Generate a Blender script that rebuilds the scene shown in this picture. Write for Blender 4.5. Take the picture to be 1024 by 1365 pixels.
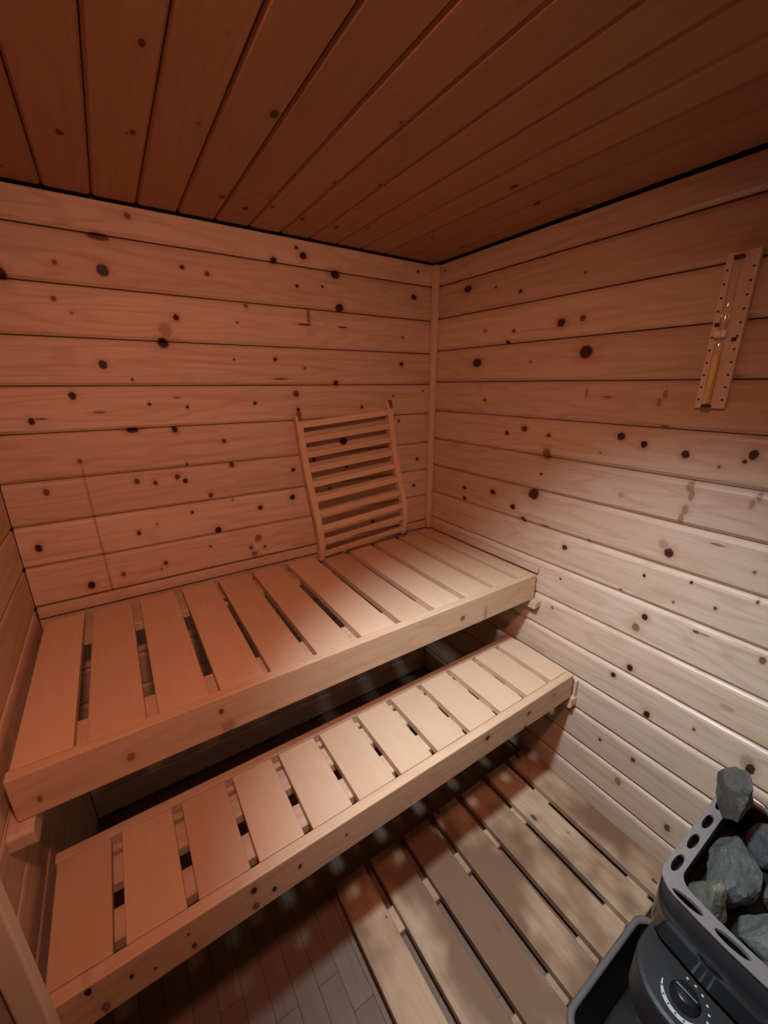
import bpy, bmesh, math, random
from mathutils import Vector, Matrix, noise as mnoise

for o in list(bpy.data.objects):
    bpy.data.objects.remove(o)
scene = bpy.context.scene
COL = scene.collection

# ------------------------------------------------------------------ camera
cam_data = bpy.data.cameras.new('camera')
cam = bpy.data.objects.new('camera', cam_data)
COL.objects.link(cam)
CR = [(0.8350221, -0.5502079, -0.0030556),      # right
      (-0.1677150, -0.2492353, -0.9538100),     # down
      (0.5240322, 0.7969649, -0.3003951)]       # forward
CP = (-1.16805, -1.39403, 1.43780)
cam.matrix_world = Matrix((
    (CR[0][0], -CR[1][0], -CR[2][0], CP[0]),
    (CR[0][1], -CR[1][1], -CR[2][1], CP[1]),
    (CR[0][2], -CR[1][2], -CR[2][2], CP[2]),
    (0, 0, 0, 1)))
cam_data.sensor_fit = 'HORIZONTAL'
cam_data.sensor_width = 36.0
cam_data.lens = 540.93 / 1024 * 36.0
cam_data.clip_start = 0.01
scene.camera = cam

# ------------------------------------------------------------------ world, lights, exposure
world = bpy.data.worlds.new('world')
scene.world = world
world.use_nodes = True
world.node_tree.nodes['Background'].inputs[0].default_value = (0.02, 0.02, 0.022, 1)
world.node_tree.nodes['Background'].inputs[1].default_value = 0.3

SPOT_POS = (-0.93, -0.97, 1.862)
WARM_POS = (-1.12, -1.30, 1.862)


def spot_lamp(name, pos, target, energy, color, size, blend, soft):
    ld = bpy.data.lights.new(name, 'SPOT')
    ld.energy = energy
    ld.color = color
    ld.spot_size = math.radians(size)
    ld.spot_blend = blend
    ld.shadow_soft_size = soft
    o = bpy.data.objects.new(name, ld)
    COL.objects.link(o)
    o.location = pos
    o.rotation_euler = (Vector(target) - Vector(pos)).to_track_quat('-Z', 'Y').to_euler()
    return o


spot_lamp('cool_downlight_beam', SPOT_POS, (-0.08, -1.06, 0.0), 104, (0.77, 0.98, 1.13), 75, 1.0, 0.05)
spot_lamp('added_warm_spot', WARM_POS, (-0.72, -0.22, 0.94), 40, (1.0, 0.41, 0.27), 134, 1.0, 0.05)  # added warm spot out of view, tints the back wall and upper bench

vs = scene.view_settings
vs.view_transform = 'Standard'
vs.look = 'None'
vs.gamma = 1.0
vs.use_curve_mapping = False
vs.exposure = 0.0

# ------------------------------------------------------------------ helpers
RND = random.Random(7)
FLOOR = 0.0
CEIL = 1.885
UB = 0.80        # upper bench top
LB = 0.518       # lower bench top
DUCK = 0.05      # duckboard top
W = 1.437        # left wall at x = -W
FRONT = -1.72


def link(o, parent=None):
    COL.objects.link(o)
    if parent is not None:
        o.parent = parent
    return o


def tag(o, label=None, cat=None, group=None, kind=None):
    if label: o['label'] = label
    if cat: o['category'] = cat
    if group: o['group'] = group
    if kind: o['kind'] = kind
    return o


def empty(name, loc=(0, 0, 0)):
    o = bpy.data.objects.new(name, None)
    o.empty_display_size = 0.05
    o.location = loc
    COL.objects.link(o)
    return o


def mesh_obj(name, bm, mat, parent=None, loc=None, smooth=False, local=True):
    bmesh.ops.recalc_face_normals(bm, faces=bm.faces)
    me = bpy.data.meshes.new(name)
    bm.to_mesh(me)
    bm.free()
    if smooth:
        for p in me.polygons: p.use_smooth = True
    if mat is not None:
        me.materials.append(mat)
    o = bpy.data.objects.new(name, me)
    link(o, parent)
    if loc is not None:
        o.location = loc
    return o


def bm_box(bm, x0, x1, y0, y1, z0, z1, bev=0.0, seg=1):
    vs = [bm.verts.new((x, y, z)) for z in (z0, z1) for y in (y0, y1) for x in (x0, x1)]
    fs = [bm.faces.new([vs[i] for i in q]) for q in
          ((0, 2, 3, 1), (4, 5, 7, 6), (0, 1, 5, 4), (2, 6, 7, 3), (0, 4, 6, 2), (1, 3, 7, 5))]
    if bev > 0:
        es = set(e for f in fs for e in f.edges)
        bmesh.ops.bevel(bm, geom=list(es), offset=bev, segments=seg, affect='EDGES', profile=0.5)
    return bm


def box(name, x0, x1, y0, y1, z0, z1, mat, parent=None, bev=0.0, seg=1):
    """box mesh whose origin is the centre of the box; parent must sit at the world origin or be handled by caller"""
    cx, cy, cz = (x0 + x1) / 2, (y0 + y1) / 2, (z0 + z1) / 2
    bm = bmesh.new()
    bm_box(bm, x0 - cx, x1 - cx, y0 - cy, y1 - cy, z0 - cz, z1 - cz, bev, seg)
    o = mesh_obj(name, bm, mat)
    o.location = (cx, cy, cz)
    if parent is not None:
        o.parent = parent
        p = Vector((0, 0, 0))
        q = parent
        while q is not None:
            p += q.location
            q = q.parent
        o.location = Vector((cx, cy, cz)) - p
    return o


def extrude_poly(bm, pts, axis, a, b):
    """pts: 2-D outline in the two other axes (order x,y / y,z / x,z), extruded along axis from a to b"""
    def P(p, t):
        if axis == 'x': return (t, p[0], p[1])
        if axis == 'y': return (p[0], t, p[1])
        return (p[0], p[1], t)
    v0 = [bm.verts.new(P(p, a)) for p in pts]
    v1 = [bm.verts.new(P(p, b)) for p in pts]
    n = len(pts)
    bm.faces.new(v0[::-1])
    bm.faces.new(v1)
    for i in range(n):
        bm.faces.new((v0[i], v0[(i + 1) % n], v1[(i + 1) % n], v1[i]))
    return bm


# ------------------------------------------------------------------ materials
def new_mat(name):
    m = bpy.data.materials.new(name)
    m.use_nodes = True
    nt = m.node_tree
    nt.nodes.clear()
    out = nt.nodes.new('ShaderNodeOutputMaterial')
    bs = nt.nodes.new('ShaderNodeBsdfPrincipled')
    nt.links.new(bs.outputs[0], out.inputs[0])
    return m, nt, bs


class N:
    """tiny node-building helper"""
    def __init__(self, nt): self.nt = nt
    def node(self, t, **kw):
        n = self.nt.nodes.new(t)
        for k, v in kw.items(): setattr(n, k, v)
        return n
    def put(self, sock, v):
        if isinstance(v, bpy.types.NodeSocket): self.nt.links.new(v, sock)
        elif v is not None: sock.default_value = v
    def math(self, op, a, b=None, c=None, clamp=False):
        n = self.node('ShaderNodeMath', operation=op)
        n.use_clamp = clamp
        for i, v in enumerate((a, b, c)):
            if v is not None: self.put(n.inputs[i], v)
        return n.outputs[0]
    def vmath(self, op, a, b=None, c=None):
        n = self.node('ShaderNodeVectorMath', operation=op)
        for i, v in enumerate((a, b, c)):
            if v is not None: self.put(n.inputs[i], v)
        return n.outputs['Value'] if op in ('LENGTH', 'DOT_PRODUCT', 'DISTANCE') else n.outputs[0]
    def noise(self, vec, scale, detail=2.0, rough=0.5, dist=0.0):
        n = self.node('ShaderNodeTexNoise')
        self.put(n.inputs['Vector'], vec)
        n.inputs['Scale'].default_value = scale
        n.inputs['Detail'].default_value = detail
        n.inputs['Roughness'].default_value = rough
        n.inputs['Distortion'].default_value = dist
        return n.outputs[0]
    def maprange(self, v, a, b, c=0.0, d=1.0, smooth=False):
        n = self.node('ShaderNodeMapRange')
        if smooth: n.interpolation_type = 'SMOOTHSTEP'
        self.put(n.inputs[0], v)
        for i, x in zip((1, 2, 3, 4), (a, b, c, d)): n.inputs[i].default_value = x
        return n.outputs[0]
    def mix(self, fac, a, b, blend='MIX'):
        n = self.node('ShaderNodeMix', data_type='RGBA', blend_type=blend)
        self.put(n.inputs[0], fac)
        self.put(n.inputs[6], a)
        self.put(n.inputs[7], b)
        return n.outputs[2]


def wood(name, axis, light, dark, knots=None, plane=None, rand_knots=0.0, rough=0.5, grain=1.0,
         stain=0.0, spec=0.35, seed=0.0, bump=0.12, flat2d=False, knot_col=(0.032, 0.011, 0.006)):
    """procedural pine / aspen. axis = grain direction in object space.
    knots: list of (u, v, ru, rv, strength) in object space on the plane 'xz' or 'yz'."""
    m, nt, bs = new_mat(name)
    n = N(nt)
    tc = n.node('ShaderNodeTexCoord').outputs['Object']
    rnd = n.node('ShaderNodeObjectInfo').outputs['Random']
    off = n.node('ShaderNodeCombineXYZ')
    for i, k in enumerate((37.0, 53.0, 71.0)):
        n.put(off.inputs[i], n.math('MULTIPLY_ADD', rnd, k, seed * (i + 1.3)))
    # mask of the knots the photograph shows
    kmask = halo = None
    if knots:
        wobk = n.math('MULTIPLY_ADD', n.noise(tc, 120.0, 2.0), 0.7, -0.35)
        for (u, v, ru, rv, st) in knots:
            if plane == 'xz':
                sc, of = (1 / ru, 0, 1 / rv), (-u / ru, 0, -v / rv)
            else:
                sc, of = (0, 1 / ru, 1 / rv), (0, -u / ru, -v / rv)
            d = n.math('ADD', n.vmath('LENGTH', n.vmath('MULTIPLY_ADD', tc, sc, of)), wobk)
            k = n.math('MULTIPLY', n.maprange(d, 0.85, 1.45, 1.0, 0.0, True), st)
            h = n.math('MULTIPLY', n.maprange(d, 0.8, 3.6, 1.0, 0.0, True), st)
            kmask = k if kmask is None else n.math('MAXIMUM', kmask, k)
            halo = h if halo is None else n.math('MAXIMUM', halo, h)
    ax = 'xyz'.index(axis)
    s1 = [1.0, 1.0, 1.0]; s1[ax] = 0.045
    s2 = [1.0, 1.0, 1.0]; s2[ax] = 0.12
    p1 = n.vmath('MULTIPLY_ADD', tc, tuple(s1), off.outputs[0])
    p2 = n.vmath('MULTIPLY_ADD', tc, tuple(s2), off.outputs[0])
    if halo is not None:
        hv = n.node('ShaderNodeCombineXYZ')
        for i in range(3):
            if i != ax: n.put(hv.inputs[i], n.math('MULTIPLY', halo, 0.012))
        p1 = n.vmath('ADD', p1, hv.outputs[0])
    fine = n.noise(p1, 230.0, 4.0, 0.6)
    warp = n.noise(p2, 9.0, 2.0, 0.5)
    bands = n.noise(p1, 48.0, 2.0, 0.5, 0.4)
    ring = n.math('SINE', n.math('MULTIPLY', warp, 70.0))
    ring = n.maprange(ring, 0.2, 1.0, 0.0, 1.0, True)
    g = n.math('MULTIPLY', n.maprange(fine, 0.35, 0.75), 0.35)
    g = n.math('MULTIPLY_ADD', n.maprange(bands, 0.42, 0.72), 0.35, g)
    g = n.math('MULTIPLY_ADD', ring, 0.30, g)
    g = n.math('MULTIPLY', g, grain, clamp=True)
    col = n.mix(g, (*light, 1), (*dark, 1))
    # broad tone drift
    drift = n.noise(p2, 3.0, 1.0)
    col = n.mix(n.maprange(drift, 0.35, 0.7, 0.0, 0.35 * min(grain, 1.0)), col, (dark[0] * 1.06, dark[1] * 0.98, dark[2] * 0.9, 1))
    # plank to plank variation
    tone = n.maprange(rnd, 0, 1, 0.90, 1.08)
    tcol = n.node('ShaderNodeCombineXYZ')
    n.put(tcol.inputs[0], tone)
    n.put(tcol.inputs[1], n.math('MULTIPLY_ADD', tone, 1.12, -0.12))
    n.put(tcol.inputs[2], n.math('MULTIPLY_ADD', tone, 1.22, -0.22))
    col = n.mix(1.0, col, tcol.outputs[0], 'MULTIPLY')
    if rand_knots > 0:
        vo = n.node('ShaderNodeTexVoronoi', feature='F1')
        if flat2d: vo.voronoi_dimensions = '2D'
        sk = [1.0, 1.0, 1.0]; sk[ax] = 0.55
        n.put(vo.inputs['Vector'], n.vmath('MULTIPLY_ADD', tc, tuple(sk), off.outputs[0]))
        vo.inputs['Scale'].default_value = 13.0
        cellr = n.math('MULTIPLY_ADD', n.node('ShaderNodeSeparateColor').outputs[0], 1.0, 0.0)
        sep = cellr.node.inputs[0].links[0].from_node
        nt.links.new(vo.outputs['Color'], sep.inputs[0])
        size = n.maprange(cellr, 1.0 - rand_knots, 1.0, 0.0, 0.11)
        wob = n.math('MULTIPLY_ADD', n.noise(tc, 160.0, 2.0), 0.05, -0.025)
        dd = n.math('ADD', vo.outputs['Distance'], wob)
        k = n.maprange(n.math('SUBTRACT', size, dd), 0.0, 0.03, 0.0, 0.85, True)
        kmask = k if kmask is None else n.math('MAXIMUM', kmask, k)
        h = n.maprange(n.math('SUBTRACT', size, dd), -0.10, 0.0, 0.0, 0.5, True)
        h = n.math('MULTIPLY', h, n.math('GREATER_THAN', size, 0.002))
        halo = h if halo is None else n.math('MAXIMUM', halo, h)
    if halo is not None:
        col = n.mix(n.math('MULTIPLY', halo, 0.42), col, (dark[0] * 0.72, dark[1] * 0.58, dark[2] * 0.48, 1))
        col = n.mix(n.math('MULTIPLY', kmask, 1.5, clamp=True), col, (dark[0] * 0.50, dark[1] * 0.33, dark[2] * 0.25, 1))
        col = n.mix(n.math('MULTIPLY', n.math('POWER', kmask, 2.2), 0.98), col, (*knot_col, 1))
    if stain > 0:
        sn = n.noise(n.vmath('MULTIPLY', n.node('ShaderNodeNewGeometry').outputs['Position'], (1.0, 0.75, 1.0)), 4.6, 3.0, 0.55)
        blob = n.vmath('LENGTH', n.vmath('MULTIPLY', n.vmath('ADD', n.node('ShaderNodeNewGeometry').outputs['Position'], (0.56, 0.96, 0.0)), (3.4, 2.6, 0.0)))
        sn = n.math('MULTIPLY_ADD', n.maprange(blob, 0.0, 1.25, 1.0, 0.0, True), 0.17, sn)
        sm = n.maprange(sn, 0.41, 0.62, 0.0, stain, True)
        col = n.mix(sm, col, (dark[0] * 0.44, dark[1] * 0.37, dark[2] * 0.31, 1))
    n.put(bs.inputs['Base Color'], col)
    n.put(bs.inputs['Roughness'], n.math('MULTIPLY_ADD', g, 0.16, rough))
    bs.inputs['Specular IOR Level'].default_value = spec
    bp = n.node('ShaderNodeBump')
    bp.inputs['Strength'].default_value = bump
    bp.inputs['Distance'].default_value = 0.002
    n.put(bp.inputs['Height'], g)
    nt.links.new(bp.outputs[0], bs.inputs['Normal'])
    return m


def plain(name, col, rough=0.5, metal=0.0, spec=0.5, noise_amt=0.0, noise_scale=30.0, col2=None, bump=0.0, trans=0.0, ior=1.45):
    m, nt, bs = new_mat(name)
    n = N(nt)
    bs.inputs['Roughness'].default_value = rough
    bs.inputs['Metallic'].default_value = metal
    bs.inputs['Specular IOR Level'].default_value = spec
    bs.inputs['Transmission Weight'].default_value = trans
    bs.inputs['IOR'].default_value = ior
    tc = n.node('ShaderNodeTexCoord').outputs['Object']
    if col2 is not None:
        f = n.noise(tc, noise_scale, 5.0, 0.6)
        n.put(bs.inputs['Base Color'], n.mix(n.maprange(f, 0.35, 0.68), (*col, 1), (*col2, 1)))
        if noise_amt:
            n.put(bs.inputs['Roughness'], n.maprange(f, 0.3, 0.7, rough - noise_amt, rough + noise_amt))
        if bump:
            bp = n.node('ShaderNodeBump')
            bp.inputs['Strength'].default_value = bump
            bp.inputs['Distance'].default_value = 0.003
            n.put(bp.inputs['Height'], f)
            nt.links.new(bp.outputs[0], bs.inputs['Normal'])
    else:
        bs.inputs['Base Color'].default_value = (*col, 1)
    return m


PINE_L, PINE_D = (0.65, 0.495, 0.365), (0.49, 0.33, 0.215)
SLAT_L, SLAT_D = (0.64, 0.445, 0.285), (0.55, 0.36, 0.215)
M_slat = {a: wood('aspen_slat_' + a, a, SLAT_L, SLAT_D, grain=0.55, rough=0.48, bump=0.04, seed=3) for a in 'xy'}
M_pine = {a: wood('pine_' + a, a, PINE_L, PINE_D, rand_knots=0.25, seed=5 + i) for i, a in enumerate('xyz')}
M_trim = {a: wood('pine_trim_' + a, a, PINE_L, PINE_D, rand_knots=0.12, seed=15 + i) for i, a in enumerate('xyz')}
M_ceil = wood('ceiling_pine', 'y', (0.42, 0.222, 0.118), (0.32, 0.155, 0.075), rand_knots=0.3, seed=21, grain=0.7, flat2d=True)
M_duck = wood('duckboard_pine', 'y', (0.55, 0.375, 0.235), (0.42, 0.26, 0.15), rand_knots=0.5, flat2d=True, stain=0.95, seed=33, rough=0.55)
M_duckb = wood('duckboard_batten_pine', 'x', (0.58, 0.42, 0.28), (0.44, 0.28, 0.165), stain=0.5, seed=35, rough=0.55)
M_back = wood('backrest_aspen', 'z', (0.62, 0.42, 0.26), (0.52, 0.33, 0.19), grain=0.5, seed=41, bump=0.04)
M_backx = wood('backrest_slat_aspen', 'x', (0.62, 0.42, 0.26), (0.52, 0.33, 0.19), grain=0.5, seed=43, bump=0.04)
M_darkwood = wood('dark_rail_wood', 'z', (0.22, 0.11, 0.06), (0.14, 0.07, 0.035), grain=0.6, seed=44)
M_vinyl = wood('floor_laminate', 'y', (0.22, 0.15, 0.105), (0.15, 0.098, 0.066), grain=0.8, seed=51, rough=0.4)
M_hidden = plain('wall_backing', (0.05, 0.028, 0.018), 0.9)
M_gap = plain('wall_batten_dark', (0.035, 0.018, 0.012), 0.95)
# knots seen in the photograph: (u, v, radius u, radius v, strength) in metres on the board plane
KB = [
    (-1.121,1.721,0.0119,0.0125,1), (-1.328,1.689,0.0104,0.0122,1), (-1.219,1.727,0.0046,0.0051,0.6), (-0.929,1.754,0.005,0.0048,1), (-1.237,1.644,0.005,0.0057,0.7), (-1.206,1.614,0.0032,0.0036,0.4),
    (-0.963,1.622,0.007,0.0071,1), (-1.006,1.552,0.0118,0.0122,1), (-0.996,1.586,0.0148,0.0152,0.35), (-1.161,1.491,0.0087,0.0098,1), (-1.099,1.452,0.0037,0.0041,0.7), (-1.243,1.411,0.0074,0.0088,1),
    (-1.067,1.385,0.0039,0.0043,1), (-0.967,1.373,0.0037,0.0039,1), (-1.34,1.349,0.0061,0.0076,1), (-1.32,1.354,0.0116,0.0022,0.6), (-1.121,1.313,0.0142,0.0065,1), (-1.011,1.308,0.0073,0.0079,1),
    (-1.259,1.237,0.0051,0.0063,0.6), (-1.024,1.164,0.0064,0.0072,0.8), (-1.19,1.366,0.0123,0.0022,0.6), (-0.991,1.402,0.0078,0.0022,0.6), (-0.588,1.744,0.0053,0.0045,1), (-0.497,1.752,0.0042,0.0035,1),
    (-0.435,1.693,0.0135,0.0109,1), (-0.761,1.67,0.0059,0.0054,0.6), (-0.792,1.621,0.0035,0.0033,0.7), (-0.569,1.63,0.0208,0.003,0.8), (-0.424,1.631,0.0154,0.0025,0.8), (-0.553,1.656,0.0055,0.0236,0.5),
    (-0.813,1.513,0.0029,0.0028,1), (-0.68,1.517,0.0058,0.0053,1), (-0.578,1.491,0.0042,0.0037,0.7), (-0.666,1.456,0.0268,0.0022,0.7), (-0.459,1.443,0.0086,0.0073,1), (-0.615,1.407,0.0098,0.0089,0.8),
    (-0.761,1.379,0.005,0.0049,1), (-0.611,1.353,0.0057,0.0052,1), (-0.352,1.354,0.0051,0.0043,1), (-0.873,1.263,0.0059,0.0061,0.8), (-0.437,1.229,0.0132,0.0116,1), (-0.563,1.171,0.0061,0.0057,1),
    (-0.426,1.13,0.0059,0.0053,1), (-0.857,1.183,0.0073,0.0076,0.8), (-0.991,1.199,0.0033,0.0036,1), (-0.645,1.142,0.0065,0.0063,1), (-1.003,1.148,0.006,0.0067,1), (-0.503,1.053,0.0057,0.0053,1),
    (-0.934,1.091,0.007,0.0077,0.7), (-0.867,1.064,0.0031,0.0033,0.6), (-0.656,1.041,0.0088,0.0087,1), (-0.777,1.021,0.0074,0.0077,0.9), (-1.134,1.163,0.0063,0.0074,0.8), (-1.087,1.152,0.0056,0.0064,0.8),
    (-0.997,1.042,0.0039,0.0044,1), (-0.926,0.966,0.0091,0.0101,1), (-1.154,1.003,0.0054,0.0067,0.8), (-0.795,0.909,0.0109,0.0116,0.5), (-0.824,0.878,0.006,0.0065,0.7), (-0.774,0.872,0.0049,0.0052,0.7),
    (-0.814,0.852,0.0088,0.0095,0.5), (-0.957,0.914,0.0042,0.0048,0.6), (-1.097,0.888,0.0053,0.0065,0.8), (-1.112,0.87,0.0032,0.0039,0.5), (-1.102,1.023,0.0031,0.0037,0.5), (-1.347,1.161,0.0062,0.0082,0.7),
    (-1.394,1.008,0.007,0.0096,1), (-1.299,0.867,0.0079,0.0107,1), (-1.215,0.881,0.0057,0.0073,0.6), (-1.044,1.855,0.0069,0.0068,0.6), (-1.118,1.798,0.0213,0.0085,0.7), (-0.864,1.745,0.0063,0.0059,0.7),
    (-0.66,1.808,0.0085,0.0073,1), (-0.561,1.834,0.0104,0.0086,1), (-0.447,1.794,0.0144,0.0114,1), (-0.583,1.854,0.0051,0.0042,1), (-0.111,1.758,0.0115,0.0082,1), (-0.092,1.848,0.0051,0.0036,1),
    (-0.161,1.612,0.0051,0.0038,0.6), (-0.167,1.514,0.0084,0.0064,1), (-0.204,1.393,0.0052,0.0041,0.7), (-0.211,1.311,0.0105,0.0084,1), (-0.054,1.409,0.0042,0.0032,0.6), (-0.178,1.293,0.0056,0.0045,1),
    (-0.077,1.125,0.007,0.0055,1), (-0.092,1.009,0.007,0.0057,1), (-0.31,0.881,0.007,0.0063,1), (-0.445,0.814,0.0091,0.0086,1), (-1.258,1.2,0.0027,0.0189,0.28), (-1.258,1.167,0.0027,0.0192,0.28),
    (-1.257,1.133,0.0027,0.0195,0.28), (-1.256,1.099,0.0028,0.0198,0.28), (-1.256,1.064,0.0028,0.0201,0.28), (-1.255,1.029,0.0028,0.0204,0.28), (-1.254,0.992,0.0028,0.0207,0.28), (-1.253,0.955,0.0029,0.021,0.28),
    (-1.253,0.918,0.0029,0.0214,0.28), (-1.252,0.88,0.0029,0.0217,0.28), (-1.251,0.84,0.003,0.0221,0.28),
]
KR = [
    (-0.18,1.768,0.0162,0.0105,1), (-0.315,1.751,0.0047,0.0033,0.8), (-0.42,1.721,0.0063,0.0046,1), (-0.639,1.732,0.0037,0.0031,0.7), (-0.582,1.611,0.0117,0.0097,1), (-0.649,1.615,0.0081,0.007,0.7),
    (-0.406,1.605,0.0059,0.0044,0.8), (-0.382,1.573,0.0068,0.005,1), (-0.278,1.618,0.0084,0.0058,0.4), (-0.673,1.524,0.017,0.0152,1), (-0.249,1.512,0.0185,0.0129,1), (-0.415,1.271,0.0078,0.0061,1),
    (-0.487,1.292,0.01,0.0082,0.9), (-0.584,1.279,0.0057,0.005,0.9), (-0.584,1.219,0.0128,0.0159,0.6), (-0.573,1.151,0.0047,0.0041,1), (-0.048,1.854,0.0061,0.0036,0.7), (-0.485,1.506,0.0041,0.0032,0.6),
    (-0.299,1.38,0.0069,0.005,0.6), (-0.692,1.409,0.0038,0.0137,0.35), (-0.754,1.402,0.0098,0.0022,0.6), (-0.81,1.299,0.009,0.0091,1), (-0.872,1.284,0.0074,0.0079,1), (-0.971,1.27,0.0075,0.0086,1),
    (-1.099,1.287,0.0074,0.0096,1), (-1.087,1.27,0.0037,0.0047,0.9), (-1.043,1.251,0.0027,0.0033,0.7), (-0.76,1.247,0.0026,0.0025,0.7), (-0.836,1.138,0.0057,0.006,0.3), (-0.996,1.194,0.0073,0.0131,0.4),
    (-1.002,1.173,0.0058,0.0132,0.4), (-0.996,1.134,0.0063,0.0126,0.4), (-0.991,1.109,0.0057,0.0119,0.42), (-1.128,1.197,0.0044,0.0086,0.4), (-1.119,1.178,0.0045,0.0099,0.38), (-0.982,1.012,0.0095,0.0115,1),
    (-0.966,1.032,0.0101,0.012,0.25), (-1.077,1.067,0.0132,0.0026,0.5), (-0.936,0.927,0.0035,0.0041,1), (-1.045,0.952,0.0029,0.0037,1), (-1.156,1.026,0.0029,0.0041,0.6), (-0.9,1.411,0.0048,0.0094,0.4),
    (-0.889,1.391,0.0049,0.0096,0.4), (-0.765,0.975,0.0049,0.0051,0.8), (-0.912,1.334,0.01,0.0022,0.6), (-0.691,0.927,0.0076,0.0075,1), (-0.692,0.814,0.0031,0.0031,1), (-0.883,0.859,0.0036,0.0041,0.7),
    (-1.017,0.882,0.0029,0.0037,0.6), (-1.105,0.907,0.0033,0.0045,0.8), (-1.176,0.958,0.0029,0.0042,0.7), (-0.959,0.807,0.007,0.0086,1), (-0.942,0.764,0.0089,0.0109,0.55), (-1.08,0.826,0.0062,0.0036,0.7),
    (-1.097,0.827,0.0107,0.0024,0.4), (-0.949,0.629,0.0075,0.0092,1), (-0.908,0.576,0.0062,0.0075,1), (-1.017,0.511,0.0075,0.01,1), (-1.129,0.551,0.0031,0.0045,0.7), (-1.252,0.533,0.0078,0.0131,1),
    (-1.241,0.547,0.0108,0.0179,0.25), (-1.01,0.331,0.0056,0.0076,0.9), (-0.907,0.319,0.0039,0.0049,1), (-0.983,0.216,0.0084,0.0114,0.5), (-1.213,0.824,0.0056,0.0086,0.6), (-0.677,0.698,0.0041,0.0041,0.6),
    (-1.179,0.662,0.0136,0.0059,0.25), (-0.372,1.045,0.0109,0.0087,1), (-0.47,1.011,0.0099,0.0083,1), (-0.551,1.076,0.0176,0.0156,1), (-0.519,0.977,0.0094,0.0082,1), (-0.222,1.031,0.0085,0.0062,1),
    (-0.225,0.987,0.0086,0.0063,1), (-0.611,0.977,0.0112,0.0039,0.8), (-1.132,0.187,0.0068,0.0106,0.8),
]
KFL = [
    (-1.089,0.492,0.005,0.0075,1), (-1.05,0.459,0.0041,0.0059,1), (-1.089,0.446,0.006,0.009,0.6), (-1.207,0.49,0.0022,0.0035,0.8), (-1.202,0.452,0.0035,0.0059,0.8), (-1.264,0.46,0.0022,0.0034,0.8),
    (-1.297,0.479,0.0026,0.0049,1), (-0.994,0.475,0.0033,0.0045,1), (-0.884,0.477,0.0026,0.0032,0.8), (-1.353,0.507,0.0038,0.0076,1), (-1.339,0.447,0.0053,0.0108,0.5), (-0.435,0.49,0.0075,0.0067,1),
    (-0.254,0.481,0.0068,0.0055,1), (-0.13,0.487,0.0059,0.0045,0.6), (-0.266,0.433,0.0076,0.0062,0.8),
]
KFU = [
    (-1.245,0.747,0.0057,0.0086,0.5), (-1.075,0.767,0.0044,0.0057,0.7), (-1.386,0.739,0.0036,0.0063,0.5), (-1.064,0.722,0.0121,0.0157,0.3), (-0.364,0.748,0.0083,0.0069,0.6), (-0.262,0.732,0.0054,0.0182,0.35),
]

# ------------------------------------------------------------------ the room
def plank_poly(face, z0, z1, depth, ch, sgn, flat_top=False):
    """outline in (normal, z) of a wall plank: face at 'face', body goes behind; chamfered long edges"""
    b = face + sgn * depth
    if flat_top:
        return [(b, z0), (b, z1), (face + sgn * 0.001, z1), (face, z1 - 0.001), (face, z0 + ch * 0.8), (face + sgn * ch * 0.7, z0)]
    return [(b, z0), (b, z1), (face + sgn * ch, z1), (face + sgn * ch * 0.5, z1 - ch * 0.25), (face + sgn * ch * 0.17, z1 - ch * 0.6), (face, z1 - ch * 1.15),
            (face, z0 + ch * 0.8), (face + sgn * ch * 0.7, z0)]


GB = [0.032, 0.153, 0.272, 0.392, 0.517, 0.636, 0.757, 0.881, 1.004]
GB = [0.032 - 0.1205 * k for k in range(6, 0, -1)] + GB
GB = [g + UB for g in GB]
GR = [-0.669, -0.55, -0.428, -0.31, -0.197, -0.077, 0.048, 0.17, 0.293, 0.41, 0.529, 0.646, 0.768, 0.887, 1.006]
GR = [g + UB for g in GR]
TOP = CEIL - 0.006
rows_b = list(zip([0.004] + GB, GB + [TOP]))
rows_r = list(zip([0.004] + GR, GR + [TOP]))
G = 0.0012


def knots_in(K, z0, z1):
    return [k for k in K if z0 - k[3] < k[1] < z1 + k[3]]


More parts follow.
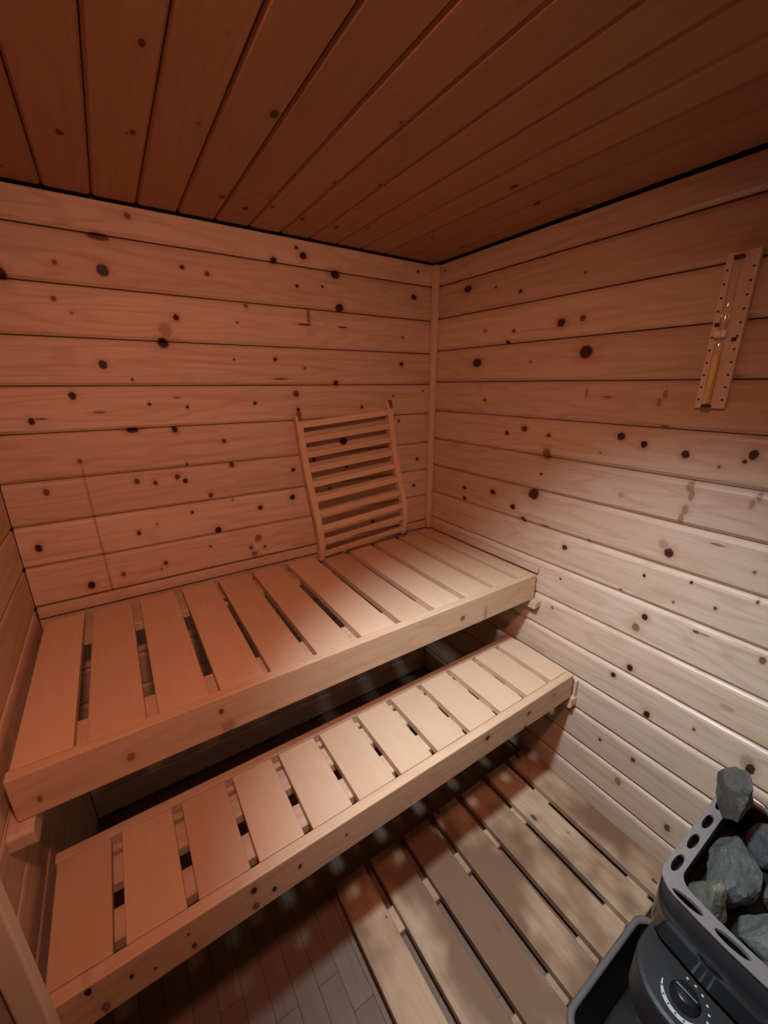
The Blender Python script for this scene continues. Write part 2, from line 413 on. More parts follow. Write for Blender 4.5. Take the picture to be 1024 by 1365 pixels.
def wall(name, rows, K, plane, label):
    """wall as a backing slab with one mesh per plank"""
    T = 0.022
    if name == 'wall_back':
        root = box(name, -W - 0.05, 0.05, T, T + 0.05, -0.05, CEIL + 0.05, M_hidden)
    elif name == 'wall_right':
        root = box(name, T, T + 0.05, FRONT - 0.05, 0.07, -0.05, CEIL + 0.05, M_hidden)
    elif name == 'wall_left':
        root = box(name, -W - T - 0.05, -W - T, -0.80, 0.07, -0.05, CEIL + 0.05, M_hidden)
    else:
        root = box(name, -W - 0.12, 0.05, FRONT - T - 0.05, FRONT - T, -0.05, CEIL + 0.05, M_hidden)
    root['kind'] = 'structure'
    for i, (z0, z1) in enumerate(rows):
        ks = knots_in(K, z0, z1) if K else None
        ax = 'y' if plane == 'yz' else 'x'
        if ks:
            mat = wood('pine_%s_%d' % (name, i), ax, PINE_L, PINE_D, knots=ks, plane=plane, seed=i * 1.7 + len(name), rand_knots=0.0, rough=0.36 if plane == 'yz' else 0.5, spec=0.5 if plane == 'yz' else 0.25, grain=1.15)
        else:
            mat = M_pine[ax]
        bm = bmesh.new()
        if name == 'wall_back':
            extrude_poly(bm, plank_poly(0.0, z0 + G, z1 - G, T - 0.001, 0.0095, 1, i == len(rows) - 1), 'x', -W + 0.002, -0.002)
        elif name == 'wall_right':
            extrude_poly(bm, plank_poly(0.0, z0 + G, z1 - G, T - 0.001, 0.012, 1, i == len(rows) - 1), 'y', FRONT + 0.002, -0.001)
        elif name == 'wall_left':
            extrude_poly(bm, plank_poly(-W, z0 + G, z1 - G, T - 0.001, 0.0075, -1), 'y', -0.80, -0.001)
        else:
            extrude_poly(bm, plank_poly(FRONT, z0 + G, z1 - G, T - 0.001, 0.0075, -1), 'x', -W + 0.002, -0.002)
        o = mesh_obj('plank', bm, mat)
        o.parent = root
        o.matrix_parent_inverse = Matrix.Translation(-root.location)
    return root


wall('wall_back', rows_b, KB, 'xz', '')
wall('wall_right', rows_r, KR, 'yz', '')
wall('wall_left', rows_b, None, 'yz', '')
wall('wall_front', rows_b, None, 'xz', '')

ceiling = box('ceiling', -W - 0.12, 0.07, FRONT - 0.08, 0.07, CEIL + 0.02, CEIL + 0.07, M_gap)
ceiling['kind'] = 'structure'
cx = [-W + 0.02] + [-1.405 + 0.0965 * k for k in range(1, 15)]
cx = [x for x in cx if x < -0.02] + [-0.004]
cx[0] = -W + 0.008
for a, b in zip(cx, cx[1:]):
    c = 0.006
    z = CEIL
    pts = [(a + 0.001, z + 0.018), (b - 0.001, z + 0.018), (b - 0.001, z + c), (b - c, z), (a + c, z), (a + 0.001, z + c)]
    bm = bmesh.new()
    extrude_poly(bm, pts, 'y', FRONT + 0.01, -0.004)
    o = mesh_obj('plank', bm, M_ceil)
    o.parent = ceiling
    o.matrix_parent_inverse = Matrix.Translation(-ceiling.location)

floor = box('floor', -W - 0.12, 0.05, FRONT - 0.05, 0.05, -0.06, -0.008, M_hidden)
floor['kind'] = 'structure'
fw = 0.054
bm = bmesh.new()
bm_box(bm, -fw / 2 + 0.0005, fw / 2 - 0.0005, -0.1745, 0.1745, -0.004, 0.004)
fme = mesh_obj('plank', bm, M_vinyl)
first = True
k = 0
xx = -0.918 - fw * 11 + fw / 2
i = 0
while xx < 0.0:
    yy = -0.792 + (0.175 if i % 2 else 0.0) + RND.choice((0, 0.09)) - 0.35 * 4 + 0.1745
    while yy < 0.1:
        if yy > FRONT - 0.16:
            o = fme if first else fme.copy()
            if not first: COL.objects.link(o)
            first = False
            o.parent = floor
            o.location = Vector((xx, yy, -0.004)) - floor.location
        yy += 0.35
    xx += fw
    i += 1

# trims
def trim(name, *a, ax='x', bev=0.003):
    o = box(name, *a, M_trim[ax], bev=bev, seg=2)
    o['kind'] = 'structure'
    return o

trim('trim_1', -0.026, -0.001, -0.026, -0.001, UB + 0.001, TOP - 0.002, ax='z', bev=0.005)
trim('trim_2', -W + 0.004, -0.028, -0.013, -0.0005, UB + 0.003, UB + 0.036, ax='x')
trim('trim_3', -0.0125, -0.0005, -0.61, -0.028, UB + 0.003, UB + 0.026, ax='y')

# door in the left wall: jamb post, frame and dark tinted glass leaf
jamb = trim('trim_4', -1.421, -1.390, -0.838, -0.810, 0.0, TOP - 0.002, ax='z', bev=0.003)
jamb.data.materials[0] = wood('pale_jamb_spruce', 'z', (0.78, 0.66, 0.52), (0.66, 0.52, 0.38), grain=0.5, seed=71)
trim('trim_5', -1.53, -1.4215, -0.825, -0.803, 0.0, TOP - 0.002, ax='z')
trim('trim_6', -1.53, -1.44, FRONT + 0.002, FRONT + 0.06, 0.0, TOP - 0.002, ax='z')
M_glass = plain('tinted_door_glass', (0.02, 0.018, 0.016), 0.05, spec=0.5)
door = empty('door_1', (-1.50, -1.24, 0.0))
door['kind'] = 'structure'
box('pane', -1.512, -1.504, -1.655, -0.830, 0.012, TOP - 0.01, M_glass, door, bev=0.002)
box('handle', -1.504, -1.47, -0.93, -0.90, 0.90, 1.20, M_trim['z'], door, bev=0.006, seg=2)
for zz in (0.25, 1.6):
    box('hinge', -1.504, -1.492, -1.655, -1.60, zz, zz + 0.07, plain('hinge_steel', (0.5, 0.5, 0.5), 0.3, 1.0), door, bev=0.002)

# ------------------------------------------------------------------ benches
def bench(name, label, x0, x1, gaps, yb, yf, top, fas_h, fas_K, battens, rear, ledge):
    root = empty(name, ((x0 + x1) / 2, (yb + yf) / 2, top - 0.10))
    tag(root, label, 'bench')
    th = 0.022
    fm = wood(name + '_front_board_pine', 'x', (0.68, 0.49, 0.32), (0.54, 0.345, 0.20), knots=fas_K, plane='xz', seed=len(name), rough=0.45)
    bm = bmesh.new()
    bm_box(bm, x0, x1, yf - 0.025, yf, top - fas_h, top + 0.001, 0.003, 2)
    f = mesh_obj('front_board', bm, fm)
    f.parent = root
    f.matrix_parent_inverse = Matrix.Translation(-root.location)
    edges = [x0 + 0.004]
    for a, b in gaps: edges += [a, b]
    edges.append(x1 - 0.003)
    for i in range(0, len(edges), 2):
        box('slat', edges[i], edges[i + 1], yf + 0.0015, yb, top - th, top + RND.uniform(-0.0008, 0.0004), M_slat['y'], root, bev=0.0022, seg=2)
    for (a, b) in battens:
        box('batten', x0 + 0.006, x1 - 0.006, a, b, top - th - 0.026, top - th - 0.0006, M_trim['x'], root, bev=0.002)
    if rear:
        box('rear_board', x0, x1, yb + 0.0015, yb + 0.025, top - 0.075, top, M_trim['x'], root, bev=0.003, seg=2)
    for (a, b) in ledge:
        box('ledge', x0 + 0.006, x1 - 0.006, a, b, top - th - 0.018, top - th - 0.0006, M_trim['x'], root, bev=0.001)
    return root


ug = [(-1.328, -1.307), (-1.209, -1.187), (-1.089, -1.067), (-0.969, -0.954), (-0.856, -0.837), (-0.737, -0.708),
      (-0.602, -0.580), (-0.479, -0.455), (-0.352, -0.327), (-0.222, -0.197), (-0.100, -0.078)]
bench('sauna_bench', 'high wide slatted sauna bench along back wall with a ladder backrest on it',
      -1.423, -0.016, ug, -0.030, -0.587, UB, 0.093, KFU,
      [(-0.560, -0.487), (-0.140, -0.050)], False, [])
lg = [(-1.317, -1.298), (-1.201, -1.181), (-1.085, -1.067), (-0.970, -0.950), (-0.852, -0.834), (-0.732, -0.714),
      (-0.615, -0.595), (-0.497, -0.478), (-0.373, -0.353), (-0.255, -0.234), (-0.135, -0.114)]
bench('sauna_bench', 'low narrow slatted step bench in front of and below the wide bench',
      -1.413, -0.030, lg, -0.556, -0.780, LB, 0.090, KFL,
      [(-0.643, -0.583), (-0.747, -0.690)], True, [(-0.5725, -0.557), (-0.7795, -0.766)])


def cleat(label, side, y0, y1, z0, z1, lip):
    """rounded wall cleat that carries a bench end"""
    xw = -0.0005 if side > 0 else -W + 0.0005
    s = -1 if side > 0 else 1
    r = (z1 - z0) * 0.26
    pts = [(y1, z0), (y1, z1), (y0 + r, z1)]
    for k in range(1, 6):
        a = math.pi / 2 + k * math.pi / 12
        pts.append((y0 + r + r * math.cos(a), z1 - r + r * math.sin(a)))
    pts.append((y0, z0 + r))
    for k in range(1, 6):
        a = math.pi + k * math.pi / 12
        pts.append((y0 + r + r * math.cos(a), z0 + r + r * math.sin(a)))
    pts.append((y0 + r, z0))
    bm = bmesh.new()
    extrude_poly(bm, pts, 'x', xw, xw + s * (0.030 if side > 0 else 0.038))
    if lip:
        bm_box(bm, min(xw, xw + s * 0.014), max(xw, xw + s * 0.014), y0 + 0.003, y1, z1 - 0.001, lip, 0.002)
    o = mesh_obj('bench_cleat', bm, M_trim['y'])
    return tag(o, label, 'bracket')


cleat('small rounded wooden cleat on right wall under end of the high bench', 1, -0.632, -0.04, UB - 0.124, UB - 0.0945, 0)
cleat('small rounded wooden cleat on right wall under end of the low bench', 1, -0.812, -0.50, LB - 0.135, LB - 0.0915, LB - 0.03)
cleat('rounded wooden cleat on left wall under end of the high bench', -1, -0.637, -0.04, UB - 0.132, UB - 0.0945, 0)

# ------------------------------------------------------------------ duckboard on the floor
duck = empty('duckboard', (-0.43, -0.91, 0.0))
tag(duck, 'stained slatted wooden duckboard lying on floor below the low bench', 'floor grate')
dg = [-0.744, -0.620, -0.495, -0.367, -0.237, -0.113]
de = [-0.854] + [v for g in dg for v in (g - 0.0120, g + 0.0120)] + [-0.004]
for i in range(0, len(de), 2):
    box('slat', de[i], de[i + 1], -1.178 + RND.uniform(-0.003, 0.003), -0.644 + RND.uniform(-0.004, 0.004), DUCK - 0.024, DUCK + RND.uniform(-0.0015, 0.0), M_duck, duck, bev=0.003, seg=2)
for (a, b) in ((-0.828, -0.766), (-1.156, -1.096)):
    box('batten', -0.848, -0.008, a, b, 0.0005, DUCK - 0.0245, M_duckb, duck, bev=0.002)

# ------------------------------------------------------------------ ladder backrest
TILT = math.radians(4.6)
br = empty('backrest', (-0.598, -0.066, UB + 0.0015))
br.rotation_euler = (0, -TILT, 0)
tag(br, 'curved wooden ladder backrest of ten slats leaning on back wall', 'backrest')
prof = [(0.000, -0.004), (0.05, -0.018), (0.11, -0.022), (0.17, -0.014), (0.235, 0.004), (0.30, 0.020), (0.37, 0.031), (0.44, 0.036), (0.51, 0.040), (0.545, 0.042)]


def pf(z):
    z = max(0.0, min(z, 0.545))
    for (a, ya), (b, yb_) in zip(prof, prof[1:]):
        if z <= b:
            t = (z - a) / (b - a)
            t2 = t
            return ya + (yb_ - ya) * t2
    return prof[-1][1]


def pfs(z):
    return sum(pf(z + d) for d in (-0.03, -0.015, 0, 0.015, 0.03)) / 5


def rail(x0, x1):
    n = 28
    pts_f, pts_b = [], []
    for i in range(n + 1):
        z = 0.55 * i / n
        d = 0.020
        pts_f.append((pfs(z) - d, z))
        pts_b.append((pfs(z) + 0.004, z))
    # round the top and the foot
    pts_f[-1] = (pts_f[-1][0] + 0.009, pts_f[-1][1] - 0.004)
    pts_b[-1] = (pts_b[-1][0] - 0.007, pts_b[-1][1] - 0.003)
    pts_f[0] = (pts_f[0][0] + 0.005, 0.0)
    poly = pts_f + pts_b[::-1]
    bm = bmesh.new()
    extrude_poly(bm, poly, 'x', x0, x1)
    bmesh.ops.bevel(bm, geom=[e for e in bm.edges if abs(e.verts[0].co.x - e.verts[1].co.x) < 1e-6], offset=0.002, segments=1, affect='EDGES')
    return mesh_obj('side_rail', bm, M_back, br)


rail(0.0, 0.022)
rail(0.380, 0.402)
for k in range(10):
    z = 0.027 + k * 0.0528
    y = pfs(z) - 0.021
    bm = bmesh.new()
    bm_box(bm, -0.1785, 0.1785, -0.0055, 0.0055, -0.011, 0.011, 0.003, 2)
    o = mesh_obj('slat', bm, M_backx, br)
    o.location = (0.201, y + 0.005, z)
    o.rotation_euler = (math.atan2(-(pfs(z + 0.02) - pfs(z - 0.02)), 0.04), 0, 0)
for x in (0.006, 0.386):
    bm = bmesh.new()
    bm_box(bm, x, x + 0.0168, pfs(0.53) - 0.0215, pfs(0.53) - 0.008, 0.514, 0.5475, 0.003, 2)  # darker wood block on the front of each rail top
    tag(mesh_obj('end_cap', bm, M_darkwood, br), 'dark rail end')

# ------------------------------------------------------------------ sand timer on the right wall
M_sand = plain('timer_sand', (0.95, 0.74, 0.30), 0.7, col2=(0.90, 0.66, 0.24), noise_scale=400)
M_tube, _nt, _bs = new_mat('timer_glass')
_n = N(_nt)
_tr = _n.node('ShaderNodeBsdfTransparent')
_gl = _n.node('ShaderNodeBsdfGlossy')
_gl.inputs['Roughness'].default_value = 0.08
_mx = _n.node('ShaderNodeMixShader')
_lw = _n.node('ShaderNodeLayerWeight')
_lw.inputs['Blend'].default_value = 0.35
_nt.links.new(_n.maprange(_lw.outputs['Fresnel'], 0.0, 1.0, 0.05, 0.40), _mx.inputs[0])
_nt.links.new(_tr.outputs[0], _mx.inputs[1])
_nt.links.new(_gl.outputs[0], _mx.inputs[2])
_nt.links.new(_mx.outputs[0], [x for x in _nt.nodes if x.type == 'OUTPUT_MATERIAL'][0].inputs[0])
M_steel = plain('polished_steel', (0.72, 0.72, 0.72), 0.12, 1.0)
M_dark = plain('dark_peg', (0.07, 0.03, 0.02), 0.7)
M_clip = plain('clip_painted_glint', (0.9, 0.92, 0.92), 0.25)  # white stands in for the bright reflection on the metal clip and knob
timer = empty('sand_timer', (-0.001, -1.0, 1.385))
tag(timer, 'wooden sauna sand timer with glass tube hanging on right wall', 'sand timer')
box('backboard', -0.016, -0.001, -1.031, -0.973, 1.383, 1.700, wood('timer_pine', 'z', (0.78, 0.62, 0.47), (0.64, 0.47, 0.33), grain=0.6, seed=61), timer, bev=0.002, seg=2)


def tube(name, parent, mat, x, y, prof, seg=20, cap=True):
    bm = bmesh.new()
    rings = []
    for (z, r) in prof:
        rings.append([bm.verts.new((x + r * math.cos(2 * math.pi * i / seg), y + r * math.sin(2 * math.pi * i / seg), z)) for i in range(seg)])
    for a, b in zip(rings, rings[1:]):
        for i in range(seg):
            bm.faces.new((a[i], a[(i + 1) % seg], b[(i + 1) % seg], b[i]))
    if cap:
        bm.faces.new(rings[0][::-1])
        bm.faces.new(rings[-1])
    o = mesh_obj(name, bm, mat, smooth=True)
    o.parent = parent
    p = Vector(); q = parent
    while q is not None:
        p += q.location; q = q.parent
    o.matrix_parent_inverse = Matrix.Translation(-p)
    return o


TX, TY = -0.0275, -0.998
tube('glass_tube', timer, M_tube, TX, TY, [(1.390, 0.004), (1.393, 0.0085), (1.520, 0.0085), (1.534, 0.005), (1.540, 0.0025), (1.546, 0.005), (1.560, 0.0085), (1.686, 0.0085), (1.689, 0.004)])
tube('sand', timer, M_sand, TX, TY, [(1.3935, 0.0060), (1.396, 0.0075), (1.492, 0.0075), (1.499, 0.0030), (1.500, 0.001)])
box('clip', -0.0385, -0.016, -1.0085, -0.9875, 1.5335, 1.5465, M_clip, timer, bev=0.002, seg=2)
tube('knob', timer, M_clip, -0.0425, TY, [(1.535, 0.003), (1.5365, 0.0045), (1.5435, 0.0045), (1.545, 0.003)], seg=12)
for zz in (1.387, 1.6875):
    box('tube_stop', -0.030, -0.016, -1.006, -0.990, zz - 0.003, zz + 0.003, M_dark, timer)
for k in range(11):
    for yy in (-0.9785, -1.0235):
        zz = 1.402 + k * 0.0265
        box('marker', -0.0168, -0.0155, yy - 0.0022, yy + 0.0022, zz - 0.0022, zz + 0.0022, M_dark, timer, bev=0.0006)
for zz, yy in ((1.560, -0.983), (1.528, -1.019)):
    box('minute_mark', -0.0175, -0.0155, yy - 0.005, yy + 0.005, zz - 0.004, zz + 0.004, M_dark, timer, bev=0.0008)

# ------------------------------------------------------------------ heater
M_shell = plain('heater_mirror_steel', (0.15, 0.155, 0.16), 0.18, 0.85, col2=(0.11, 0.115, 0.12), noise_scale=12, noise_amt=0.04)
M_rim = plain('heater_rim_steel', (0.27, 0.245, 0.23), 0.36, 0.35, col2=(0.225, 0.205, 0.19), noise_scale=60, noise_amt=0.05)
M_black = plain('heater_black', (0.012, 0.012, 0.013), 0.55)
M_panel = plain('heater_panel_grey', (0.030, 0.029, 0.028), 0.42, col2=(0.024, 0.023, 0.022), noise_scale=300, spec=0.4)
M_knob = plain('heater_knob', (0.012, 0.013, 0.016), 0.3)
M_print = plain('heater_print', (0.46, 0.48, 0.46), 0.5)
M_tubm = plain('tub_black_plastic', (0.014, 0.014, 0.014), 0.28, col2=(0.020, 0.019, 0.018), noise_scale=25, spec=0.5)
M_tubr = plain('tub_rim_grey', (0.13, 0.115, 0.11), 0.4)


def rrect(x0, x1, y0, y1, r, n=8, bow=0.0):
    pts = []
    for (cx_, cy_, a0) in ((x1 - r, y1 - r, 0), (x0 + r, y1 - r, 90), (x0 + r, y0 + r, 180), (x1 - r, y0 + r, 270)):
        for k in range(n + 1):
            a = math.radians(a0 + 90 * k / n)
            pts.append((cx_ + r * math.cos(a), cy_ + r * math.sin(a)))
    if bow:
        # insert mid points on the room-side (x0) edge pushed outwards
        i = 2 * (n + 1)
        ya, yb_ = pts[i - 1][1], pts[i][1]
        mids = []
        for t in (0.15, 0.3, 0.5, 0.7, 0.85):
            mids.append((x0 - bow * math.sin(math.pi * t), ya + (yb_ - ya) * t))
        pts = pts[:i] + mids + pts[i:]
    return pts


def ring_wall(bm, loops):
    """loops: list of (pts, z); connects consecutive loops"""
    L = [[bm.verts.new((p[0], p[1], z)) for p in pts] for pts, z in loops]
    n = len(L[0])
    for a, b in zip(L, L[1:]):
        for i in range(n):
            bm.faces.new((a[i], a[(i + 1) % n], b[(i + 1) % n], b[i]))
    return L


HX0, HX1, HY0, HY1 = -0.417, -0.040, -1.570, -1.229
HZ = 0.50
heater = empty('sauna_heater', (-0.24, -1.40, 0.24))
tag(heater, 'steel electric sauna heater on right wall with pierced rim holding stones', 'heater')


def hpart(name, bm, mat, smooth=False, parent=None):
    o = mesh_obj(name, bm, mat, smooth=smooth)
    o.parent = parent or heater
    if parent is None: o.matrix_parent_inverse = Matrix.Translation(-heater.location)
    return o


out = rrect(HX0, HX1, HY0, HY1, 0.045, 8, 0.012)
def inset(d): return rrect(HX0 + d, HX1 - d, HY0 + d, HY1 - d, max(0.045 - d * 0.5, 0.02), 8, 0.012)
bm = bmesh.new()
ring_wall(bm, [(out, HZ - 0.002), (out, HZ - 0.130), (inset(0.004), HZ - 0.130), (inset(0.004), HZ - 0.002), (out, HZ - 0.002)])
bmesh.ops.remove_doubles(bm, verts=bm.verts, dist=1e-6)
sh = hpart('shell', bm, M_shell)
for p in sh.data.polygons:
    p.use_smooth = abs(p.normal.z) < 0.5
# pierced rim: ring with oval holes cut through
bm = bmesh.new()
ring_wall(bm, [(inset(-0.002), HZ - 0.003), (inset(-0.002), HZ), (inset(0.028), HZ + 0.003), (inset(0.028), HZ - 0.006), (inset(-0.002), HZ - 0.003)])
bmesh.ops.remove_doubles(bm, verts=bm.verts, dist=1e-6)
rim = hpart('pierced_rim', bm, M_rim)
cb = bmesh.new()
def oval(cx_, cy_, rx, ry):
    pts = [(cx_ + rx * math.cos(2 * math.pi * i / 24), cy_ + ry * math.sin(2 * math.pi * i / 24)) for i in range(24)]
    extrude_poly(cb, pts, 'z', HZ - 0.03, HZ + 0.03)
for x in (-0.350, -0.276, -0.202, -0.128):
    oval(x, HY1 - 0.0125, 0.0255, 0.0075)
    oval(x, HY0 + 0.0125, 0.0255, 0.0075)
for y in (-1.282, -1.352, -1.432, -1.508):
    oval(HX0 + 0.0085 - (0.005 if -1.5 < y < -1.3 else 0), y, 0.0080, 0.026)
    oval(HX1 - 0.0125, y, 0.0085, 0.027)
bmesh.ops.recalc_face_normals(cb, faces=cb.faces)
cme = bpy.data.meshes.new('cutter'); cb.to_mesh(cme); cb.free()
cut = bpy.data.objects.new('cutter', cme); COL.objects.link(cut)
md = rim.modifiers.new('holes', 'BOOLEAN'); md.object = cut; md.operation = 'DIFFERENCE'; md.solver = 'EXACT'
cut.location = (0, 0, 0)
bpy.context.view_layer.update()
dgx = bpy.context.evaluated_depsgraph_get()
nm = bpy.data.meshes.new_from_object(rim.evaluated_get(dgx))
rim.modifiers.clear()
rim.data = nm
bpy.data.objects.remove(cut)
# inner liner and stone tray
bm = bmesh.new()
L = ring_wall(bm, [(inset(0.029), HZ - 0.004), (inset(0.029), HZ - 0.075)])
bm.faces.new(L[-1])
hpart('stone_basket', bm, M_black)
# channel under the rim, seen through the holes
bm = bmesh.new()
L = ring_wall(bm, [(inset(0.0045), HZ - 0.030), (inset(0.0285), HZ - 0.030)])
hpart('inner_flange', bm, M_black)
# recessed waist and control box
bm = bmesh.new()
L = ring_wall(bm, [(inset(0.012), HZ - 0.165), (inset(0.012), HZ - 0.128)])
hpart('waist', bm, M_black)
CZ = HZ - 0.150
cp = lambda d: rrect(-0.517 + d, -0.055 - d, -1.560 + d, -1.236 - d, 0.085 - d * 0.4, 10)
bm = bmesh.new()
L = ring_wall(bm, [(cp(0.02), CZ - 0.105), (cp(0.0), CZ - 0.085), (cp(0.0), CZ - 0.006), (cp(0.002), CZ - 0.002), (cp(0.008), CZ)])
bm.faces.new(L[0][::-1]); bm.faces.new(L[-1])
panel = hpart('control_box', bm, M_panel)
# dials on the control box
def dial(cx_, cy_, big):
    k = tube('dial_knob', panel, M_knob, cx_, cy_, [(CZ + 0.0004, 0.024), (CZ + 0.004, 0.024), (CZ + 0.006, 0.020), (CZ + 0.016, 0.018), (CZ + 0.018, 0.015)], seg=28)
    k.matrix_parent_inverse = Matrix.Identity(4)
    bm = bmesh.new()
    bm_box(bm, cx_ - 0.0035, cx_ + 0.0035, cy_ - 0.019, cy_ + 0.019, CZ + 0.014, CZ + 0.023, 0.002, 2)
    hpart('dial_grip', bm, M_knob, parent=panel)
    # printed scale: tapering band on one side
    bm = bmesh.new()
    a0, a1, n = math.radians(95), math.radians(235), 18
    inn, ou = [], []
    for i in range(n + 1):
        a = a0 + (a1 - a0) * i / n
        w = 0.0012 + 0.0058 * min(1.0, i / 6)
        inn.append(bm.verts.new((cx_ + (0.0355 - w / 2) * math.cos(a), cy_ + (0.0355 - w / 2) * math.sin(a), CZ + 0.0006)))
        ou.append(bm.verts.new((cx_ + (0.0355 + w / 2) * math.cos(a), cy_ + (0.0355 + w / 2) * math.sin(a), CZ + 0.0006)))
    for i in range(n):
        bm.faces.new((inn[i], ou[i], ou[i + 1], inn[i + 1]))
    hpart('dial_scale', bm, M_print, parent=panel)
    for i in range(6):
        a = math.radians(115 + 21 * i)
        bm = bmesh.new()
        c_, s_ = math.cos(a), math.sin(a)
        q = []
        for (rr_, tt) in ((0.0340, -0.0013), (0.0372, -0.0013), (0.0372, 0.0013), (0.0340, 0.0013)):
            q.append(bm.verts.new((cx_ + rr_ * c_ - tt * s_, cy_ + rr_ * s_ + tt * c_, CZ + 0.0010)))
        bm.faces.new(q)
        hpart('dial_tick', bm, M_knob, parent=panel)
    for i in range(6):
        a = math.radians(14 - 21 * i)
        bm = bmesh.new()
        q = [bm.verts.new((cx_ + 0.036 * math.cos(a) + 0.0021 * math.cos(t * math.pi / 4), cy_ + 0.036 * math.sin(a) + 0.0021 * math.sin(t * math.pi / 4), CZ + 0.0007)) for t in range(8)]
        bm.faces.new(q)
        hpart('dial_dot', bm, M_print, parent=panel)
dial(-0.460, -1.326, True)
dial(-0.460, -1.455, False)
# wall bracket
for yy in (-1.33, -1.47):
    box('wall_bracket', -0.058, -0.0008, yy - 0.015, yy + 0.015, 0.30, 0.36, M_black, heater)

# ------------------------------------------------------------------ stones
def stone_mat(name, c, c2):
    m, nt, bs = new_mat(name)
    n = N(nt)
    tc = n.node('ShaderNodeTexCoord').outputs['Object']
    a = n.noise(tc, 28.0, 6.0, 0.65)
    b = n.noise(tc, 190.0, 5.0, 0.7)
    col = n.mix(n.maprange(a, 0.36, 0.66), (*c, 1), (*c2, 1))
    col = n.mix(n.math('MULTIPLY', n.maprange(b, 0.5, 0.72), 0.55), col, (c[0] * 1.9, c[1] * 1.85, c[2] * 1.7, 1))
    n.put(bs.inputs['Base Color'], col)
    bs.inputs['Roughness'].default_value = 0.7
    bs.inputs['Specular IOR Level'].default_value = 0.4
    bp = n.node('ShaderNodeBump')
    bp.inputs['Strength'].default_value = 0.7
    bp.inputs['Distance'].default_value = 0.004
    n.put(bp.inputs['Height'], n.math('MULTIPLY_ADD', b, 0.4, a))
    nt.links.new(bp.outputs[0], bs.inputs['Normal'])
    return m


M_stone = [stone_mat('stone_%d' % i, c, c2) for i, (c, c2) in enumerate((
    ((0.098, 0.100, 0.094), (0.060, 0.062, 0.059)), ((0.130, 0.122, 0.092), (0.078, 0.074, 0.057)),
    ((0.085, 0.078, 0.064), (0.050, 0.046, 0.039)), ((0.118, 0.120, 0.108), (0.076, 0.080, 0.073))))]


def stone(label, c, s, rz, mi, seed, tilt=(0, 0), group=None):
    rn = random.Random(seed)
    bm = bmesh.new()
    bmesh.ops.create_icosphere(bm, subdivisions=4, radius=1.0)
    planes = []
    for i in range(13):
        d = Vector((rn.gauss(0, 1), rn.gauss(0, 1), rn.gauss(0, 1))).normalized()
        planes.append((d, rn.uniform(0.50, 0.82)))
    for v in bm.verts:
        for d, t in planes:
            k = v.co.dot(d)
            if k > t: v.co -= d * (k - t)
        v.co *= 1.22 * (1.0 + 0.12 * mnoise.noise(v.co * 1.8 + Vector((seed, 0, 0))) + 0.05 * mnoise.noise(v.co * 5 + Vector((0, seed, 0))))
    R = Matrix.Rotation(rz, 3, 'Z') @ Matrix.Rotation(tilt[0], 3, 'X') @ Matrix.Rotation(tilt[1], 3, 'Y')
    for v in bm.verts:
        v.co = R @ Vector((v.co.x * s[0] * 1.06, v.co.y * s[1] * 1.06, v.co.z * s[2]))
    zmin = min(v.co.z for v in bm.verts)
    o = mesh_obj('sauna_stone', bm, M_stone[mi])
    for p in o.data.polygons: p.use_smooth = False
    o.location = (c[0], c[1], c[2] - zmin if len(c) > 2 else HZ - 0.0745 - zmin)
    tag(o, label, 'stone', 'stones in the heater')
    return o


base = HZ - 0.0745
stone('brown grey upright stone standing highest at the back of heater', (-0.152, -1.262, base + 0.0785), (0.046, 0.030, 0.062), 0.5, 2, 11, (0.1, -0.35))
stone('broad flat blue grey stone at back of heater below the upright stone', (-0.246, -1.306, base), (0.062, 0.039, 0.054), 0.1, 0, 22)
stone('small yellowish stone by the rim corner facing the duckboard', (-0.347, -1.297, base), (0.030, 0.028, 0.046), 0.6, 1, 33, (0.1, 0.2))
stone('dark bluish stone beside the right wall in heater', (-0.124, -1.340, base), (0.036, 0.052, 0.054), 0.1, 0, 44)
stone('large greenish grey stone in the middle of heater', (-0.204, -1.402, base), (0.056, 0.038, 0.054), -0.15, 3, 55)
stone('large pale grey stone along the rim above the dials', (-0.326, -1.404, base), (0.046, 0.060, 0.048), 0.1, 3, 66)
stone('rounded dark grey stone at the front end of heater', (-0.114, -1.476, base), (0.038, 0.056, 0.048), 0.0, 2, 77)
stone('wide mottled stone at front of heater between its neighbours', (-0.220, -1.482, base), (0.050, 0.036, 0.050), 0.1, 0, 88)
stone('yellow grey stone in the front corner of heater', (-0.328, -1.497, base), (0.042, 0.032, 0.046), 0.2, 1, 99)

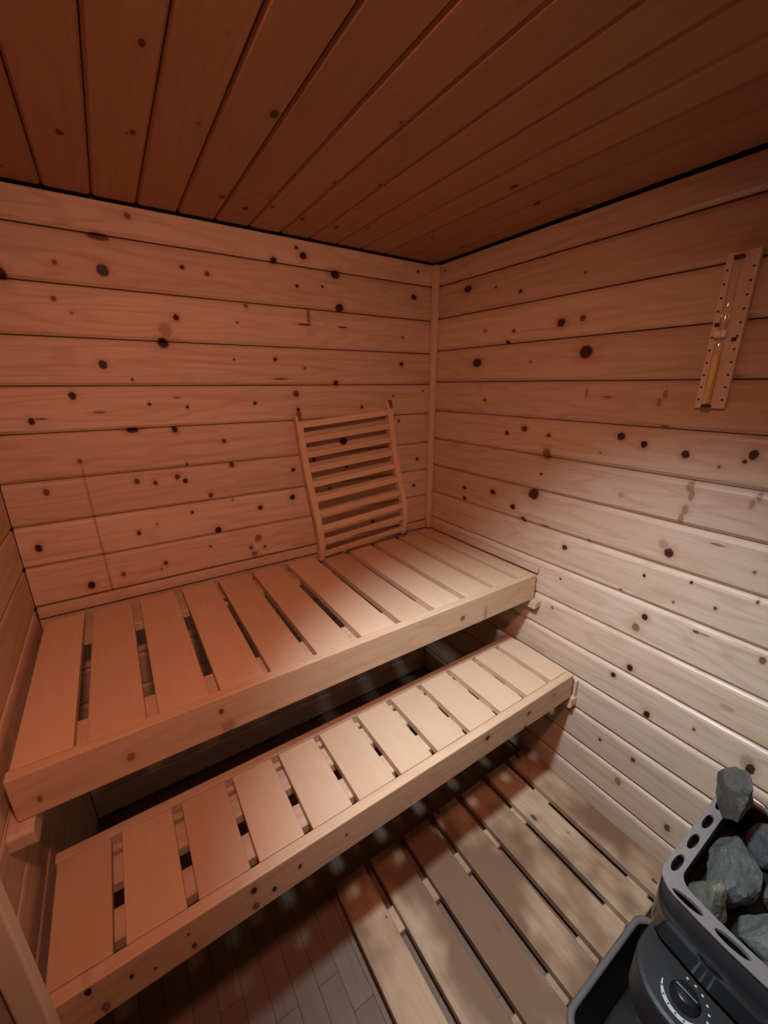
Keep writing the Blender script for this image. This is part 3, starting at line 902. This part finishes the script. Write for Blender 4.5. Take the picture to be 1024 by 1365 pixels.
# ------------------------------------------------------------------ black tub under the heater
tub = empty('tub', (-0.42, -1.34, 0.0))
tag(tub, 'open black plastic tub with grey rim on floor beneath heater', 'tub')
TZ = 0.180
tp = lambda d, z=0: rrect(-0.602 + d, -0.255 - d, -1.520 + d, -1.1835 - d, 0.045 - d * 0.5, 8)
bm = bmesh.new()
L = ring_wall(bm, [(tp(0.03), 0.001), (tp(0.006), TZ - 0.010), (tp(0.010), TZ - 0.010), (tp(0.034), 0.006)])
bm.faces.new(L[0][::-1]); bm.faces.new(L[-1])
o = mesh_obj('basin', bm, M_tubm, smooth=False); o.parent = tub; o.matrix_parent_inverse = Matrix.Translation(-tub.location)
bm = bmesh.new()
L = ring_wall(bm, [(tp(0.0), TZ - 0.011), (tp(-0.0006), TZ - 0.004), (tp(0.004), TZ), (tp(0.010), TZ), (tp(0.013), TZ - 0.004), (tp(0.0125), TZ - 0.011), (tp(0.0), TZ - 0.011)])
bmesh.ops.remove_doubles(bm, verts=bm.verts, dist=1e-6)
o = mesh_obj('rim', bm, M_tubr, smooth=True); o.parent = tub; o.matrix_parent_inverse = Matrix.Translation(-tub.location)

# ------------------------------------------------------------------ lamps (behind and above the frame; the warm one is added)
for pos, lab in ((SPOT_POS, 'small round steel downlight in plank ceiling over the duckboard'), (WARM_POS, 'added unseen downlight fitting for the warm spot beside the door')):
    lamp = empty('ceiling_downlight', (pos[0], pos[1], CEIL))
    tag(lamp, lab, 'lamp')
    bm = bmesh.new()
    circ = lambda r: [(r * math.cos(2 * math.pi * i / 32), r * math.sin(2 * math.pi * i / 32)) for i in range(32)]
    ring_wall(bm, [(circ(0.050), -0.0005), (circ(0.050), -0.006), (circ(0.040), -0.008), (circ(0.038), -0.0005), (circ(0.050), -0.0005)])
    bmesh.ops.remove_doubles(bm, verts=bm.verts, dist=1e-6)
    mesh_obj('bezel', bm, M_rim, lamp, smooth=True)
    bm = bmesh.new()
    bm.faces.new([bm.verts.new((p[0], p[1], -0.001)) for p in circ(0.039)][::-1])
    mesh_obj('reflector', bm, M_steel, lamp)
